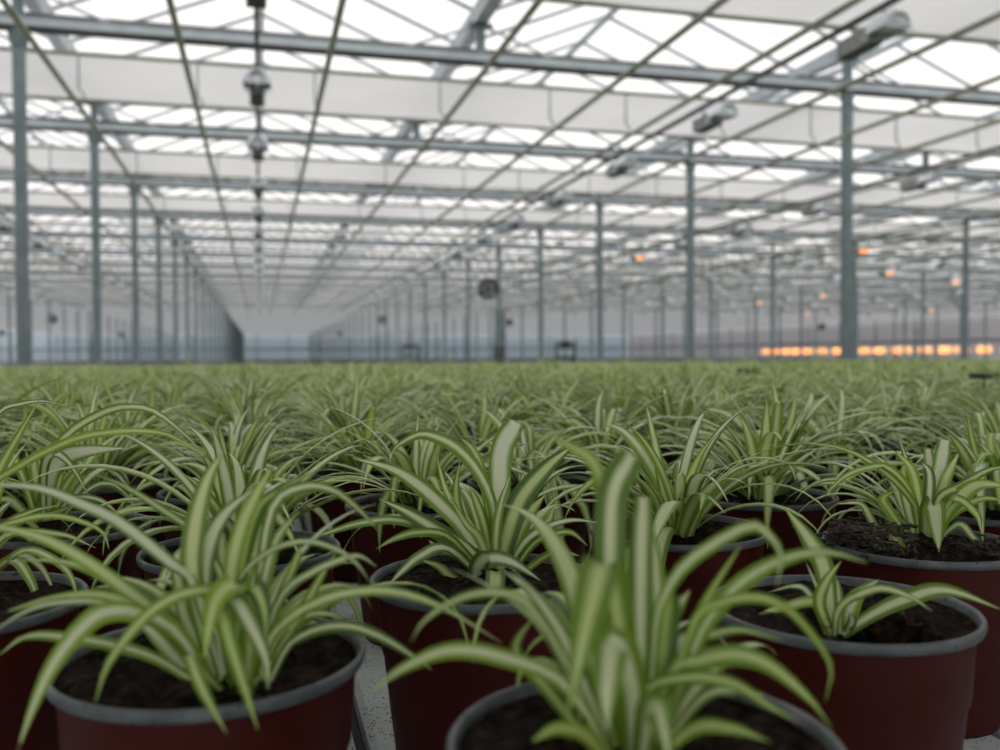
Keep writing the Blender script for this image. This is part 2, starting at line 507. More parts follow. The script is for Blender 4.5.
# ------------------------------------------------------------------ long pipes with hangers
pipe_x = [-8.1, -6.6, -5.1, -3.58, -2.13, -.73, .73, 2.40, 3.96, 5.1, 6.6, 8.1, 9.6, 11.1, 12.6, 14.1, 15.6, 17.1, 18.6, 20.1]
ZP = Z + 2.82
pipe_x = [v * 2.82 / 3.10 for v in pipe_x]
pp = MB(); pp.tube([(0, 1.0, 0), (0, DCL, 0)], .030, 8); pipe_me = pp.mesh('pipe_run', M['pipe'], True)
hg = MB(); hg.tube([(0, 0, .57), (0, 0, .17), (.06, 0, .10), (.05, 0, .03), (0, 0, 0)], .011, 6); hang_me = hg.mesh('pipe_hanger', M['steel'], True)
for i, x in enumerate(pipe_x):
    near = -1 if x < -.3 else 1
    where = ORD[5 - i] + ' left of the central lamp rail' if x < 0 else (ORD[min(12, i - 6)] if i < 18 else 'last but few') + ' right of the central lamp rail'
    p = thing('heating_pipe', 'thin olive grey pipe below the beams, ' + where, 'pipe', (x, 0, ZP), 0, 'overhead pipes')
    link('pipe_run', pipe_me, p)
    for k in range(0, 6):
        link('pipe_hanger', hang_me, p, (0, D0 + S * k + (.8 if k == 0 else 1.4) - .036, .02))

# ------------------------------------------------------------------ grow lamps on rails
def reflector_mesh():
    q = MB(); n = 14; ln = .36
    rows = []
    for j in range(6):
        t = j / 5; sc = 1 - .35 * (2 * t - 1) ** 4
        rows.append([(.15 * sc * math.sin(a), -ln * .5 + ln * t, .135 * sc * math.cos(a) * 1.0) for a in [(-PI * .58) + PI * 1.16 * i / n for i in range(n + 1)]])
    q.v = [p for r in rows for p in r]
    q.f = [(j * (n + 1) + i, j * (n + 1) + i + 1, (j + 1) * (n + 1) + i + 1, (j + 1) * (n + 1) + i) for j in range(5) for i in range(n)]
    q.f += [tuple(range(n + 1)), tuple(5 * (n + 1) + i for i in range(n, -1, -1))]
    q.mi = [0] * len(q.f)
    # lower lip
    q.box(-.135, .135, -ln * .5, -ln * .5 + .012, -.055, -.035); q.box(-.135, .135, ln * .5 - .012, ln * .5, -.055, -.035)
    return q.mesh('reflector', M['alu'], True)
refl_me = reflector_mesh()
q = MB(); q.box(-.075, .075, .15, .62, -.075, .075); q.box(-.082, .082, .60, .63, -.082, .082)
for i in range(6): q.box(-.05 + i * .018, -.043 + i * .018, .2, .58, .075, .09)
ballast_me = q.mesh('ballast_box', M['lampbox'])
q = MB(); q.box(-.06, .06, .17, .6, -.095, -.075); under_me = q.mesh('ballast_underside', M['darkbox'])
q = MB(); q.tube([(0, 0, .05), (0, 0, .19)], .012, 6); clip_me = q.mesh('mounting_bracket', M['steel'])
q = MB(); q.tube([(0, -.12, .0), (0, .13, .0)], .022, 10); bulb_me = q.mesh('bulb', M['alu'], True)
q = MB(); q.tube([(0, -.15, -.02), (0, -.1, -.02), (0, .13, -.02), (0, .16, -.02)], [.05, .085, .085, .05], 12); bulblit_me = q.mesh('bulb', M['sodium'], True)
WORD = ['zero', 'one', 'two', 'three', 'four', 'five', 'six', 'seven', 'eight', 'nine']
LROWS = [-16.3, -10.9, -5.45, 0.0, 5.45, 10.9, 16.3, 21.8, 27.2, 32.7, 38.1, 43.6]
ZL = Z + 2.90
rail = MB(); rail.box(-.022, .022, 1.0, DCL, 0, .05); rail_me = rail.mesh('lamp_rail', M['darksteel'])
lamps = []
lit_px = [(880, 283), (820, 291), (957, 274), (770, 296), (972, 317), (935, 320), (866, 250), (818, 333), (630, 262)]
for x in LROWS:
    rl = tag(link('lamp_rail', rail_me, None, (x, 0, ZL + .19)), 'dark slim steel lamp rail ' + ('in the centre, holding the lamp line' if x == 0 else 'number %s %s of the central lamp rail' % (WORD[abs(LROWS.index(x) - 3)], 'left' if x < 0 else 'right')), 'rail', 'lamp rails')
    for i in range(0, 19):
        y = 7.15 + 3.03 * i
        px, py, d = project((x, y, ZL))
        if d > 1 and -40 < px < 1040 and py > -40:
            lamps.append((x, y, px, py, d))
lit = set()
for lx, ly in lit_px:
    c = [(math.hypot(l[2] - lx, l[3] - ly), i) for i, l in enumerate(lamps) if l[0] > 10]
    lit.add(min(c)[1])
lamps_keep = sorted(range(len(lamps)), key=lambda i: lamps[i][4])[:290]
for i in lamps_keep:
    x, y, px, py, d = lamps[i]
    idx = sum(1 for l in lamps if l[0] == x and l[1] < y)
    nth = ORD[idx] if idx < 9 else 'small distant'
    grp = 'hanging grow lamps'
    if i in lit: lab = 'lit grow lamp glowing orange under the far beams'
    elif x == 0: lab = nth + ' unlit grow lamp with silver reflector on the central lamp rail'
    elif x == 5.45: lab = nth + ' unlit grow lamp on the rail right of the central lamp rail'
    elif x < 0: lab = 'small unlit grow lamp on a rail left of the central lamp rail'
    else: lab = nth + ' unlit grow lamp on rail number %s right of the central lamp rail' % WORD[LROWS.index(x) - 3]
    t = thing('grow_lamp', lab, 'lamp', (x, y, ZL), 0, grp)
    link('mounting_bracket', clip_me, t, (0, .05, 0))
    link('reflector', refl_me, t); link('ballast_box', ballast_me, t)
    if i in lit: link('bulb', bulblit_me, t)
    if d < 35:
        link('ballast_underside', under_me, t); link('mounting_bracket', clip_me, t, (0, .5, 0))
        if i not in lit: link('bulb', bulb_me, t)
near_l = min((l for l in lamps if l[0] == 5.45), key=lambda l: l[4])

# low row of lit lamps along the far right
q = MB(); q.box(-.45, .45, -.34, .34, .28, .38); q.box(-.5, .5, -.4, .4, .25, .28); hood_me = q.mesh('lamp_hood', M['alu'])
q = MB()
for k in range(3): q.tube([(-.40 + .0, -.2 + .2 * k, .0), (.40, -.2 + .2 * k, .0)], .26, 10)
glow_me = q.mesh('glowing_tube', M['sodium_low'], True)
q = MB(); q.tube([(0, 0, -Z - .22), (0, 0, .2)], .03, 8); q.box(-.2, .2, -.2, .2, -Z - .22, -Z - .19); stand_me = q.mesh('lamp_stand', M['steel'])
for i in range(18):
    t = thing('low_lamp', 'orange lit lamp on a low stand at the far right wall', 'lamp', (50.0 + random.uniform(-.4, .4), 51 + 1.95 * i + random.uniform(-.35, .35), 0), .6, 'row of low orange lamps')
    up = (0, 0, Z + .22)
    link('lamp_hood', hood_me, t, up); link('glowing_tube', glow_me, t, up); link('lamp_stand', stand_me, t, up)

# ------------------------------------------------------------------ circulation fans
def ring_mesh(name, r, dpt, wall, mat):
    q = MB(); n = 28
    pr = [(r, -dpt), (r, dpt), (r - wall, dpt), (r - wall, -dpt)]
    for (rr, yy) in pr:
        for k in range(n): q.v.append((rr * math.cos(2 * PI * k / n), yy, rr * math.sin(2 * PI * k / n)))
    q.f = [(i * n + k, i * n + (k + 1) % n, ((i + 1) % 4) * n + (k + 1) % n, ((i + 1) % 4) * n + k) for i in range(4) for k in range(n)]
    q.mi = [0] * len(q.f)
    return q.mesh(name, mat)
shroud_me = ring_mesh('fan_shroud', .29, .13, .085, M['black'])
q = MB(); q.tube([(0, -.06, 0), (0, .07, 0)], .06, 12); hub_me = q.mesh('fan_hub', M['steel'], True)
q = MB(); q.add([(.0, -.02, -.03), (.0, .02, .03), (.21, .035, .075), (.21, -.035, -.06)], [(0, 1, 2, 3), (3, 2, 1, 0)]); blade_me = q.mesh('fan_blade', M['steel'])
q = MB()
for a in range(4):
    q.tube([(0, -.09, 0), (.235 * math.cos(a * PI / 2 + .4), -.09, .235 * math.sin(a * PI / 2 + .4))], .008, 5)
grill_me = q.mesh('fan_spider', M['black'])
q = MB(); q.tube([(0, 0, .27), (0, 0, 1.08)], .015, 6); fanrod_me = q.mesh('hanging_rod', M['steel'])
FANS = [(488, 289, 31.5, 1.1, 'round dark circulation fan hanging beside the cabinet post'), (383, 320, 62, 1.0, 'small distant fan above the aisle between post rows'),
        (340, 334, 118, 1.2, 'tiny distant fan before the blue end wall'), (52, 319, 60, 1.0, 'small distant fan between the first and second slim posts'),
        (122, 335, 112, 1.1, 'tiny distant fan between the second and third slim posts'), (2, 333, 112, 1.2, 'tiny distant fan by the left wall'),
        (822, 327, 78, 1.0, 'small dark fan above the low orange lamps')]
for x, y, d, s, lab in FANS:
    p = unproj(x, y, d)
    yk = D0 + S * round((p.y - D0) / S)
    p = EYE + (p - EYE) * (yk / p.y)
    t = thing('circulation_fan', lab, 'fan', p, -YAW * .5)
    t.scale = (s, s, s)
    link('fan_shroud', shroud_me, t); link('fan_hub', hub_me, t); link('fan_spider', grill_me, t)
    for k in range(5): link('fan_blade', blade_me, t, (0, 0, 0), (0, 2 * PI * k / 5, 0))
    r = link('hanging_rod', fanrod_me, t)
    r.scale = (1, 1, max(.3, ((Z + 3.375 if p.y < DCL + 1 else ZS + .115) - p.z) / s / 1.08))

# control cabinet on the fifth post of the fan row
cx, cy = PX0 + PW, D0 + S * 4
t = thing('control_cabinet', 'grey green control cabinet fixed to the post beside the round fan', 'cabinet', (cx - .02, cy - .16, 0))
q = MB(); q.box(-.15, .15, -.09, .09, .05, Z + 1.42); build('cabinet_body', q, M['steel'], t)
q = MB(); q.box(-.13, .13, -.105, -.09, .4, Z + 1.36); build('cabinet_door', q, M['steel'], t)
q = MB(); q.box(.08, .1, -.125, -.105, Z + .5, Z + .65); build('handle', q, M['black'], t)
q = MB(); q.box(-.2, .12, -.11, .09, .05, Z + .28); build('cable_box', q, M['darksteel'], t)
t = thing('junction_box', 'small amber junction box on the post beside the cabinet', 'box', (cx + .30, cy - .15, Z + 1.03))
q = MB(); q.box(-.07, .07, -.06, .06, -.1, .1); build('box_body', q, M['amber'], t)
q = MB(); q.box(-.075, .075, -.075, -.06, -.105, .105); build('box_lid', q, M['black'], t)
q = MB(); q.tube([(-.07, 0, 0), (-.15, .08, 0), (-.24, .15, 0)], .02, 6); build('box_arm', q, M['steel'], t)

# dark trolleys far behind the field
def trolley(x, y, d, w, h, lab):
    p = on_ground(x, d)
    t = thing('crop_trolley', lab, 'trolley', p, -YAW)
    for sx in (-1, 1):
        q = MB(); q.tube([(sx * w / 2, 0, 0), (sx * w / 2, 0, h), (sx * w / 2, .6, h), (sx * w / 2, .6, 0)], .05, 6); build('frame', q, M['darksteel'], t)
    q = MB(); q.box(-w / 2, w / 2, 0, .6, h * .55, h * .55 + .12); build('shelf', q, M['darksteel'], t)
    q = MB(); q.box(-w / 2, w / 2, 0, .6, h * .8, h * .8 + .1); build('shelf', q, M['darksteel'], t)
    q = MB(); q.box(-w * .3, w * .3, .05, .55, h * .8 + .1, h * .8 + .35); build('crate', q, M['deadleaf'], t)
def on_ground(x, d):
    v = ray(x, 355); s = d / v.dot(_f)
    p = EYE + v * s
    return Vector((p.x, p.y, 0))
trolley(566, 345, 40, .8, 1.65, 'dark trolley with brown crate behind the field between posts')
trolley(410, 345, 62, 1.1, 1.85, 'dark trolley with brown crate near the aisle of the blue wall')

# ------------------------------------------------------------------ benches
RIMZ = Z - .172
POTH = .156
BT = RIMZ - POTH            # bench top
BY0, BY1 = -.56, 9.5
BWD = 1.605
edge0 = .616 - BWD * 3
b_side = MB(); b_side.box(0, .03, BY0, BY1, BT - .09, BT + .02)
side_me = b_side.mesh('edge_profile', M['alu'])
b_leg = MB(); b_leg.box(-.03, .03, -.03, .03, .04, BT - .09); b_leg.box(-.06, .06, -.06, .06, 0, .04)
leg_me = b_leg.mesh('leg', M['steel'])
b_roll = MB(); b_roll.tube([(0, BY0 + .05, 0), (0, BY1 - .05, 0)], .035, 8); roll_me = b_roll.mesh('support_tube', M['steel'])
pd, pxw = .43, BWD / 3
tp = MB()
x0, x1, y0_, y1_ = .006, pxw - .006, .006, pd - .006
tp.box(x0, x1, y0_, y1_, BT - .02, BT - .004)
tp.add([(x0, y0_, BT - .004), (x1, y0_, BT - .004), (x1, y1_, BT - .004), (x0, y1_, BT - .004),
        (x0 + .006, y0_ + .006, BT), (x1 - .006, y0_ + .006, BT), (x1 - .006, y1_ - .006, BT), (x0 + .006, y1_ - .006, BT)],
       [(4, 5, 6, 7), (0, 1, 5, 4), (1, 2, 6, 5), (2, 3, 7, 6), (3, 0, 4, 7)])
tray_me = tp.mesh('tray_panel', M['tray'])
ystart = .73 - pd * 3
nsmall = 9
lp = MB(); lp.box(.006, pxw - .006, ystart + pd * nsmall + .006, BY1 - .01, BT - .02, BT); long_me = lp.mesh('long_tray_panel', M['tray'])
bt = MB(); bt.box(.0, BWD - .004, BY0, BY1, BT - .05, BT - .024); pan_me = bt.mesh('bench_pan', M['darksteel'])
for i in range(9):
    bx = edge0 + BWD * i
    lab = ['pale speckled rolling bench under the front pots with grey rims', 'pale speckled rolling bench under the pots right of the front plants', 'pale rolling bench filled with plants beside the front benches'][0 if i == 2 else (1 if i == 3 else 2)]
    t = thing('rolling_bench', lab, 'bench', (bx, 0, 0), 0, 'rolling benches')
    link('bench_pan', pan_me, t)
    link('edge_profile', side_me, t, (-.015 + .016, 0, -.03)); link('edge_profile', side_me, t, (BWD - .034, 0, -.03))
    link('support_tube', roll_me, t, (.3, 0, BT - .13)); link('support_tube', roll_me, t, (BWD - .3, 0, BT - .13))
    for lx in (.3, BWD - .3):
        for ly in (0, 3.1, 6.2, 9.3):
            link('leg', leg_me, t, (lx, ly, -.07))
            COL.objects[-1].location.z = 0
    for j in range(3):
        for k in range(nsmall):
            link('tray_panel', tray_me, t, (pxw * j, ystart + pd * k, 0))
        link('long_tray_panel', long_me, t, (pxw * j, 0, 0))

# ------------------------------------------------------------------ pots
PR = .0885
RS = 1.04            # pot radius scale
def pot_meshes(n):
    q = MB()
    pr = [(.030, .008), (.060, .006), (.0625, 0), (.064, .004), (.0705, .060), (.0745, .098), (.0765, .104), (.0785, .136), (.0796, POTH - .006)]
    q.lathe([(r_ * RS, z_) for r_, z_ in pr], n)
    if n > 20:
        for k in range(6):
            a = 2 * PI * k / 6
            q.tube([(.056 * math.cos(a), .056 * math.sin(a), -.0), (.060 * math.cos(a), .060 * math.sin(a), .010)], .008, 6)
    body = q.mesh('pot_body', M['pot'], True)
    q = MB()
    rr = [(.0795, POTH - .0075), (.0838, POTH - .007), (.0848, POTH - .0045), (.0847, POTH - .0015), (.0836, POTH), (.0818, POTH - .0003), (.0806, POTH - .003), (.0796, POTH - .007), (.0788, POTH - .010)]
    q.lathe([(r_ * RS, z_) for r_, z_ in rr], n)
    rim = q.mesh('pot_rim', M['rim'], True)
    return body, rim
def soil_mesh(seed, fine, hole=None, heap=.0):
    q = MB(); nr, na = (14, 40) if fine else (5, 18)
    R = .0798 * RS
    q.v.append((0, 0, POTH - .006 + heap))
    for i in range(1, nr + 1):
        r = R * i / nr
        for k in range(na):
            a = 2 * PI * k / na
            x, y = r * math.cos(a), r * math.sin(a)
            z = POTH - .0075 + .007 * noise.noise(Vector((x * 28 + seed, y * 28, seed))) + .006 * noise.noise(Vector((x * 75, y * 75 + seed, 3))) + .004 * noise.noise(Vector((x * 190, y * 190 + seed, 7)))
            z += heap * (1 - i / nr)
            if hole:
                hd = math.hypot(x - hole[0], y - hole[1])
                z -= .075 * max(0, 1 - (hd / hole[2]) ** 4) if hd < hole[2] else 0
            if i == nr: z = POTH - .007
            q.v.append((x, y, z))
    q.f = [(0, 1 + k, 1 + (k + 1) % na) for k in range(na)]
    q.f += [(1 + (i - 1) * na + k, 1 + i * na + k, 1 + i * na + (k + 1) % na, 1 + (i - 1) * na + (k + 1) % na) for i in range(1, nr) for k in range(na)]
    return q.mesh('soil', M['soil'], True)
pot_hi = pot_meshes(56)
pot_lo = pot_meshes(20)
soil_hi = [soil_mesh(s * 3.7, True, None, .008) for s in range(5)]
soil_lo = [soil_mesh(s * 5.1, False) for s in range(3)]

# ------------------------------------------------------------------ leaves
class LeafSet:
    def __init__(s): s.v, s.f, s.uv, s.r = [], [], [], []
    def ribbon(s, pts, wid, side, rnd, nc=3, fold=.25):
        """pts: centre line, wid: full width per point, side: width direction per point"""
        o = len(s.v); n = len(pts)
        for i in range(n):
            t = (pts[min(i + 1, n - 1)] - pts[max(i - 1, 0)]).normalized()
            sd = side[i] - t * side[i].dot(t)
            sd = sd.normalized() if sd.length > 1e-6 else Vector((1, 0, 0))
            nn = sd.cross(t)
            fo = fold * (1.0 - .6 * i / (n - 1))
            for k in range(nc):
                u = k / (nc - 1)
                e = (u - .5) * wid[i]
                s.v.append(pts[i] + sd * e + nn * (abs(e) * fo))
                s.r.append(rnd)
        for i in range(n - 1):
            for k in range(nc - 1):
                a = o + i * nc + k
                s.f.append((a, a + 1, a + nc + 1, a + nc))
                u0, u1, v0, v1 = k / (nc - 1), (k + 1) / (nc - 1), i / (n - 1), (i + 1) / (n - 1)
                s.uv += [u0, v0, u1, v0, u1, v1, u0, v1]
    def mesh(s, name):
        me = bpy.data.meshes.new(name)
        me.from_pydata([tuple(p) for p in s.v], [], s.f)
        uvl = me.uv_layers.new(name='UVMap'); uvl.data.foreach_set('uv', s.uv)
        at = me.attributes.new('rnd', 'FLOAT', 'POINT'); at.data.foreach_set('value', s.r)
        me.polygons.foreach_set('use_smooth', [True] * len(me.polygons))
        me.materials.append(M['leaf']); me.update()
        return me

def wprofile(t, blunt=False):
    base = .62 + .38 * min(1, t / .35)
    if blunt: return base * (1 if t < .93 else .85)
    tip = 1.0 if t < .45 else max(.04, 1 - ((t - .45) / .55) ** 1.7)
    return base * tip

def random_leaf(ls, rg, nseg, nc, size=1.0, base=(0, 0, 0), rank=0.5, back=False):
    """rank 0: young upright centre leaf; 1: old arching outer leaf"""
    az = rg.uniform(*back) if back else rg.uniform(0, 2 * PI)
    ln = rg.uniform(.12, .175) * (1 + .62 * rank) * size
    el = math.radians(rg.uniform(62, 86) - 40 * rank * rg.uniform(.3, 1))
    bend = math.radians(rg.uniform(25, 75) + rg.uniform(45, 125) * rank)
    W = rg.uniform(.0115, .0175) * (.9 + .2 * rank) * size ** .5
    d = Vector((math.cos(az), math.sin(az), 0)); sdv = Vector((-math.sin(az), math.cos(az), 0))
    swirl = rg.uniform(-.5, .5)
    p = Vector(base) + d * rg.uniform(.002, .011)
    pts, wd, sd = [p.copy()], [W * wprofile(0)], [sdv]
    tw = rg.uniform(-.5, .5)
    blunt = rg.random() < .03 and not back
    for i in range(1, nseg + 1):
        t = i / nseg
        e = el - bend * t ** 1.5
        a = az + swirl * t * t
        dd = Vector((math.cos(a), math.sin(a), 0))
        p = p + (dd * math.cos(e) + Vector((0, 0, 1)) * math.sin(e)) * (ln / nseg)
        q = p.copy()
        pts.append(q); wd.append(W * wprofile(t, blunt))
        s2 = Vector((-math.sin(a), math.cos(a), 0))
        sd.append(s2 + Vector((0, 0, 1)) * tw * t)
    ls.ribbon(pts, wd, sd, rg.random(), nc, rg.uniform(.15, .45))

def plant_ranks(rg, n):
    return [min(1, max(0, (i + .5) / n + rg.uniform(-.12, .12))) for i in range(n)]

def crom(P, n):
    """Catmull-Rom through P, n samples"""
    Q = [P[0] * 2 - P[1]] + P + [P[-1] * 2 - P[-2]]
    out = []
    seg = len(P) - 1
    for i in range(n):
        t = i / (n - 1) * seg; k = min(int(t), seg - 1); u = t - k
        a, b_, c, d = Q[k], Q[k + 1], Q[k + 2], Q[k + 3]
        out.append(.5 * ((2 * b_) + (c - a) * u + (2 * a - 5 * b_ + 4 * c - d) * u * u + (3 * b_ - a - 3 * c + d) * u ** 3))
    return out

def traced_leaf(pp, w, depth, dds, rnd0, blunt=False, face=.55, nseg=18, rnd=None):
    """a leaf whose centre line runs through photo points; depth = the plant's own, dds = cm nearer (-) or farther (+)"""
    n = len(pp)
    if isinstance(dds, (int, float)): dds = [dds * (i / (n - 1)) for i in range(n)]
    P = [unproj(x, y, depth + d / 100.0) for (x, y), d in zip(pp, dds)]
    pts = crom(P, nseg + 1)
    hd = P[-1] - P[0]; hd.z = 0
    azp = Vector((-hd.y, hd.x, 0)).normalized() if hd.length > 1e-4 else CR.copy()
    W = 1.22 * w * depth / FPX
    sd = []
    for i in range(nseg + 1):
        t = (pts[min(i + 1, nseg)] - pts[max(i - 1, 0)]).normalized()
        view = (pts[i] - EYE).normalized()
        s1 = t.cross(view).normalized()          # broadside
        s2 = azp - t * azp.dot(t)
        s2 = s2.normalized() if s2.length > .05 else s1
        if s2.dot(s1) < 0: s2 = -s2
        s = s1 * face + s2 * (1 - face)
        if sd and s.dot(sd[-1]) < 0: s = -s
        sd.append(s)
    wd = [W * wprofile(i / nseg, blunt) for i in range(nseg + 1)]
    ls = LeafSet()
    ls.ribbon(pts, wd, sd, rnd0 if rnd is None else rnd, 5, .18)
    return ls

def add_pot(root, fine, seed, soil=None, parts=True):
    bm_, rm2 = pot_hi if fine else pot_lo
    rot = (0, 0, seed * 1.7)
    b_ = link('pot', bm_, root, None, rot)
    link('rim', rm2, b_ if parts else root)
    s = link('soil', soil or (soil_hi[seed % 5] if fine else soil_lo[seed % 3]), root, None, rot)
    return b_

# hero plants traced leaf by leaf: (points, width px, depth shift cm (number or list), options)
HERO = []
HERO.append(dict(rim=(212, 653), base=(226, 694), label='full spider plant with arching leaves in the red pot left of the tall blurred plant', fill=20, leaves=[
    ([(222, 676), (194, 584), (170, 562), (120, 522), (80, 503), (40, 488), (0, 485), (-25, 492)], 13, 2),
    ([(215, 680), (180, 636), (144, 603), (96, 567), (48, 540), (0, 527), (-30, 525)], 13, -1),
    ([(238, 672), (226, 590), (200, 538), (160, 508), (124, 486), (94, 474)], 9, 5),
    ([(214, 676), (193, 580), (194, 530), (207, 480), (224, 450)], 19, 2),
    ([(230, 676), (230, 580), (240, 530), (256, 494), (274, 464)], 17, 1),
    ([(238, 676), (240, 580), (256, 512), (282, 489), (315, 471)], 14, 4),
    ([(222, 676), (203, 590), (208, 545), (226, 512), (258, 486)], 18, 3),
    ([(255, 668), (258, 590), (272, 508), (302, 487), (330, 489), (356, 507), (382, 534)], 13, 3),
    ([(230, 676), (236, 590), (262, 556), (300, 541), (334, 548), (356, 563), (370, 582)], 7, -2),
    ([(252, 678), (280, 598), (310, 573), (342, 559), (360, 556), (377, 567)], 9, 2),
    ([(262, 676), (270, 640), (300, 611), (340, 594), (390, 591), (440, 606), (502, 643)], 12, -3),
    ([(270, 682), (290, 644), (320, 628), (350, 626), (380, 636), (410, 654), (432, 670)], 13, -1),
    ([(264, 676), (278, 636), (305, 616), (330, 614), (352, 624)], 9, 4),
    ([(230, 684), (238, 612), (218, 591), (184, 593), (152, 610), (126, 638), (106, 668), (95, 704)], 12, [0, -3, -4, -5, -6, -7, -7, -7]),
    ([(212, 688), (178, 634), (140, 613), (108, 611), (84, 625), (55, 661), (34, 704), (16, 755)], 19, [0, -1, -3, -4, -5, -6, -7, -7]),
    ([(212, 680), (182, 640), (134, 606), (96, 594), (48, 599), (0, 614)], 11, -2),
    ([(214, 684), (160, 625), (112, 603), (60, 602), (24, 612), (-12, 636)], 9, -3),
    ([(246, 688), (250, 622), (236, 586), (218, 596), (209, 625), (204, 664)], 19, [0, -2, -4, -5, -6, -6]),
    ([(238, 688), (238, 612), (251, 587), (263, 605), (267, 645)], 19, [0, -1, -3, -4, -4]),
    ([(240, 690), (228, 640), (221, 612), (232, 650), (245, 690), (258, 730)], 13, [0, -3, -5, -6, -7, -7]),
    ([(222, 692), (200, 668), (190, 656), (200, 684), (212, 708), (227, 734)], 11, [0, -3, -5, -6, -7, -7]),
    ([(236, 690), (228, 620), (234, 600), (252, 628), (266, 660), (268, 690)], 15, [0, -2, -4, -5, -5, -5]),
    ([(206, 690), (160, 660), (115, 645), (60, 636), (25, 637), (-2, 656)], 12, 1),
    ([(262, 680), (290, 630), (306, 604), (320, 578), (336, 552)], 11, 5),
    ([(252, 674), (262, 590), (276, 540), (298, 512)], 14, 1),
    ([(232, 676), (224, 600), (222, 550), (222, 520)], 12, 5),
    ([(244, 676), (250, 600), (262, 560), (276, 540)], 11, 6),
    ([(222, 680), (186, 620), (176, 570), (162, 545)], 11, 4),
    ([(258, 680), (276, 610), (296, 560), (300, 545)], 9, 3),
    ([(250, 690), (262, 660), (268, 640), (262, 615)], 12, 2),
    ([(205, 690), (172, 655), (150, 630), (138, 625)], 12, 4),
    ([(226, 700), (200, 700), (185, 706), (176, 714)], 11, -3),
    ([(238, 700), (246, 690), (244, 684)], 14, -5),
]))
HERO.append(dict(rim=(643, 738), sw=.35, base=(632, 770), label='tall blurred spider plant with broad upright leaves in the pot of the closest row', fill=12, leaves=[
    ([(624, 770), (612, 620), (610, 540), (614, 490), (632, 455)], 27, 1, dict(face=.9, blunt=True)),
    ([(620, 772), (606, 620), (606, 520), (596, 466), (570, 446), (540, 431)], 15, 3),
    ([(640, 772), (640, 640), (641, 560), (643, 497)], 20, 2, dict(blunt=True, face=.9)),
    ([(650, 772), (658, 640), (656, 570), (650, 520)], 19, 4, dict(face=.8)),
    ([(630, 766), (620, 630), (604, 566), (592, 600), (581, 650), (568, 714)], 30, [0, -1, -3, -5, -6, -6], dict(face=.75)),
    ([(618, 772), (566, 685), (500, 656), (450, 650), (405, 667), (370, 692)], 17, -2),
    ([(618, 770), (572, 655), (545, 608), (512, 570)], 17, 3),
    ([(616, 770), (565, 660), (525, 602), (490, 592), (455, 600), (425, 620), (411, 642)], 10, 1),
    ([(616, 774), (548, 690), (516, 650), (534, 616)], 13, 5),
    ([(636, 772), (632, 690), (614, 642), (607, 690), (608, 732)], 28, [0, -2, -4, -5, -5], dict(face=.9)),
    ([(640, 776), (648, 724), (656, 706), (664, 730), (670, 770)], 24, [0, -3, -5, -6, -6], dict(face=.9)),
    ([(622, 774), (640, 695), (690, 677), (735, 684), (768, 705), (800, 722)], 13, -2),
    ([(640, 774), (669, 676), (699, 660), (735, 654), (768, 664), (804, 693), (832, 728)], 21, 0),
    ([(646, 772), (690, 651), (714, 634), (744, 630), (786, 641)], 11, 3),
    ([(650, 770), (693, 651), (714, 612), (744, 580), (786, 558), (828, 552), (868, 563)], 17, 2),
    ([(648, 770), (654, 640), (664, 596), (690, 560), (747, 526), (770, 536), (781, 558), (776, 588)], 13, -1),
    ([(654, 772), (690, 651), (705, 603), (744, 540)], 12, 4),
    ([(654, 772), (690, 630), (720, 603), (756, 597), (784, 607), (812, 635), (831, 668), (825, 702)], 11, 1),
    ([(650, 772), (662, 660), (668, 594)], 24, 2, dict(blunt=True, face=.8)),
    ([(628, 772), (600, 680), (588, 640), (580, 600)], 18, 4),
    ([(640, 778), (690, 730), (730, 728), (770, 742)], 14, -3),
    ([(630, 776), (650, 660), (676, 610), (690, 590)], 15, 5),
    ([(612, 776), (590, 740), (560, 728), (530, 742)], 16, -4),
    ([(645, 776), (700, 700), (740, 690), (765, 694)], 10, 5),
    ([(628, 772), (622, 680), (624, 600), (628, 545)], 20, 5, dict(face=.8)),
    ([(645, 772), (640, 690), (650, 620), (662, 560)], 16, 6),
]))
HERO.append(dict(rim=(842, 605), base=(836, 632), hole=(.038, -.022, .036), label='sparse short spider plant in a red pot with a hole in its soil', fill=0, leaves=[
    ([(832, 636), (820, 604), (826, 582), (841, 561)], 11, -1),
    ([(835, 636), (838, 612), (852, 598), (880, 588), (909, 596), (932, 611)], 9, -4),
    ([(842, 634), (880, 610), (911, 597), (935, 590), (960, 593), (1000, 609)], 14, -2, dict(face=.8)),
    ([(848, 634), (850, 610), (858, 594), (880, 579)], 15, 2),
    ([(840, 634), (838, 592), (833, 572)], 7, 3),
    ([(832, 632), (825, 571), (808, 538), (785, 508)], 17, 3, dict(face=.8)),
    ([(828, 634), (816, 602), (780, 608), (758, 614)], 11, 2),
    ([(826, 632), (804, 588), (768, 592)], 7, 5),
    ([(832, 632), (818, 590), (806, 562)], 4, 1),
    ([(836, 634), (830, 590), (812, 560), (800, 550)], 6, 5),
    ([(846, 634), (852, 622), (850, 612)], 8, -2),
]))
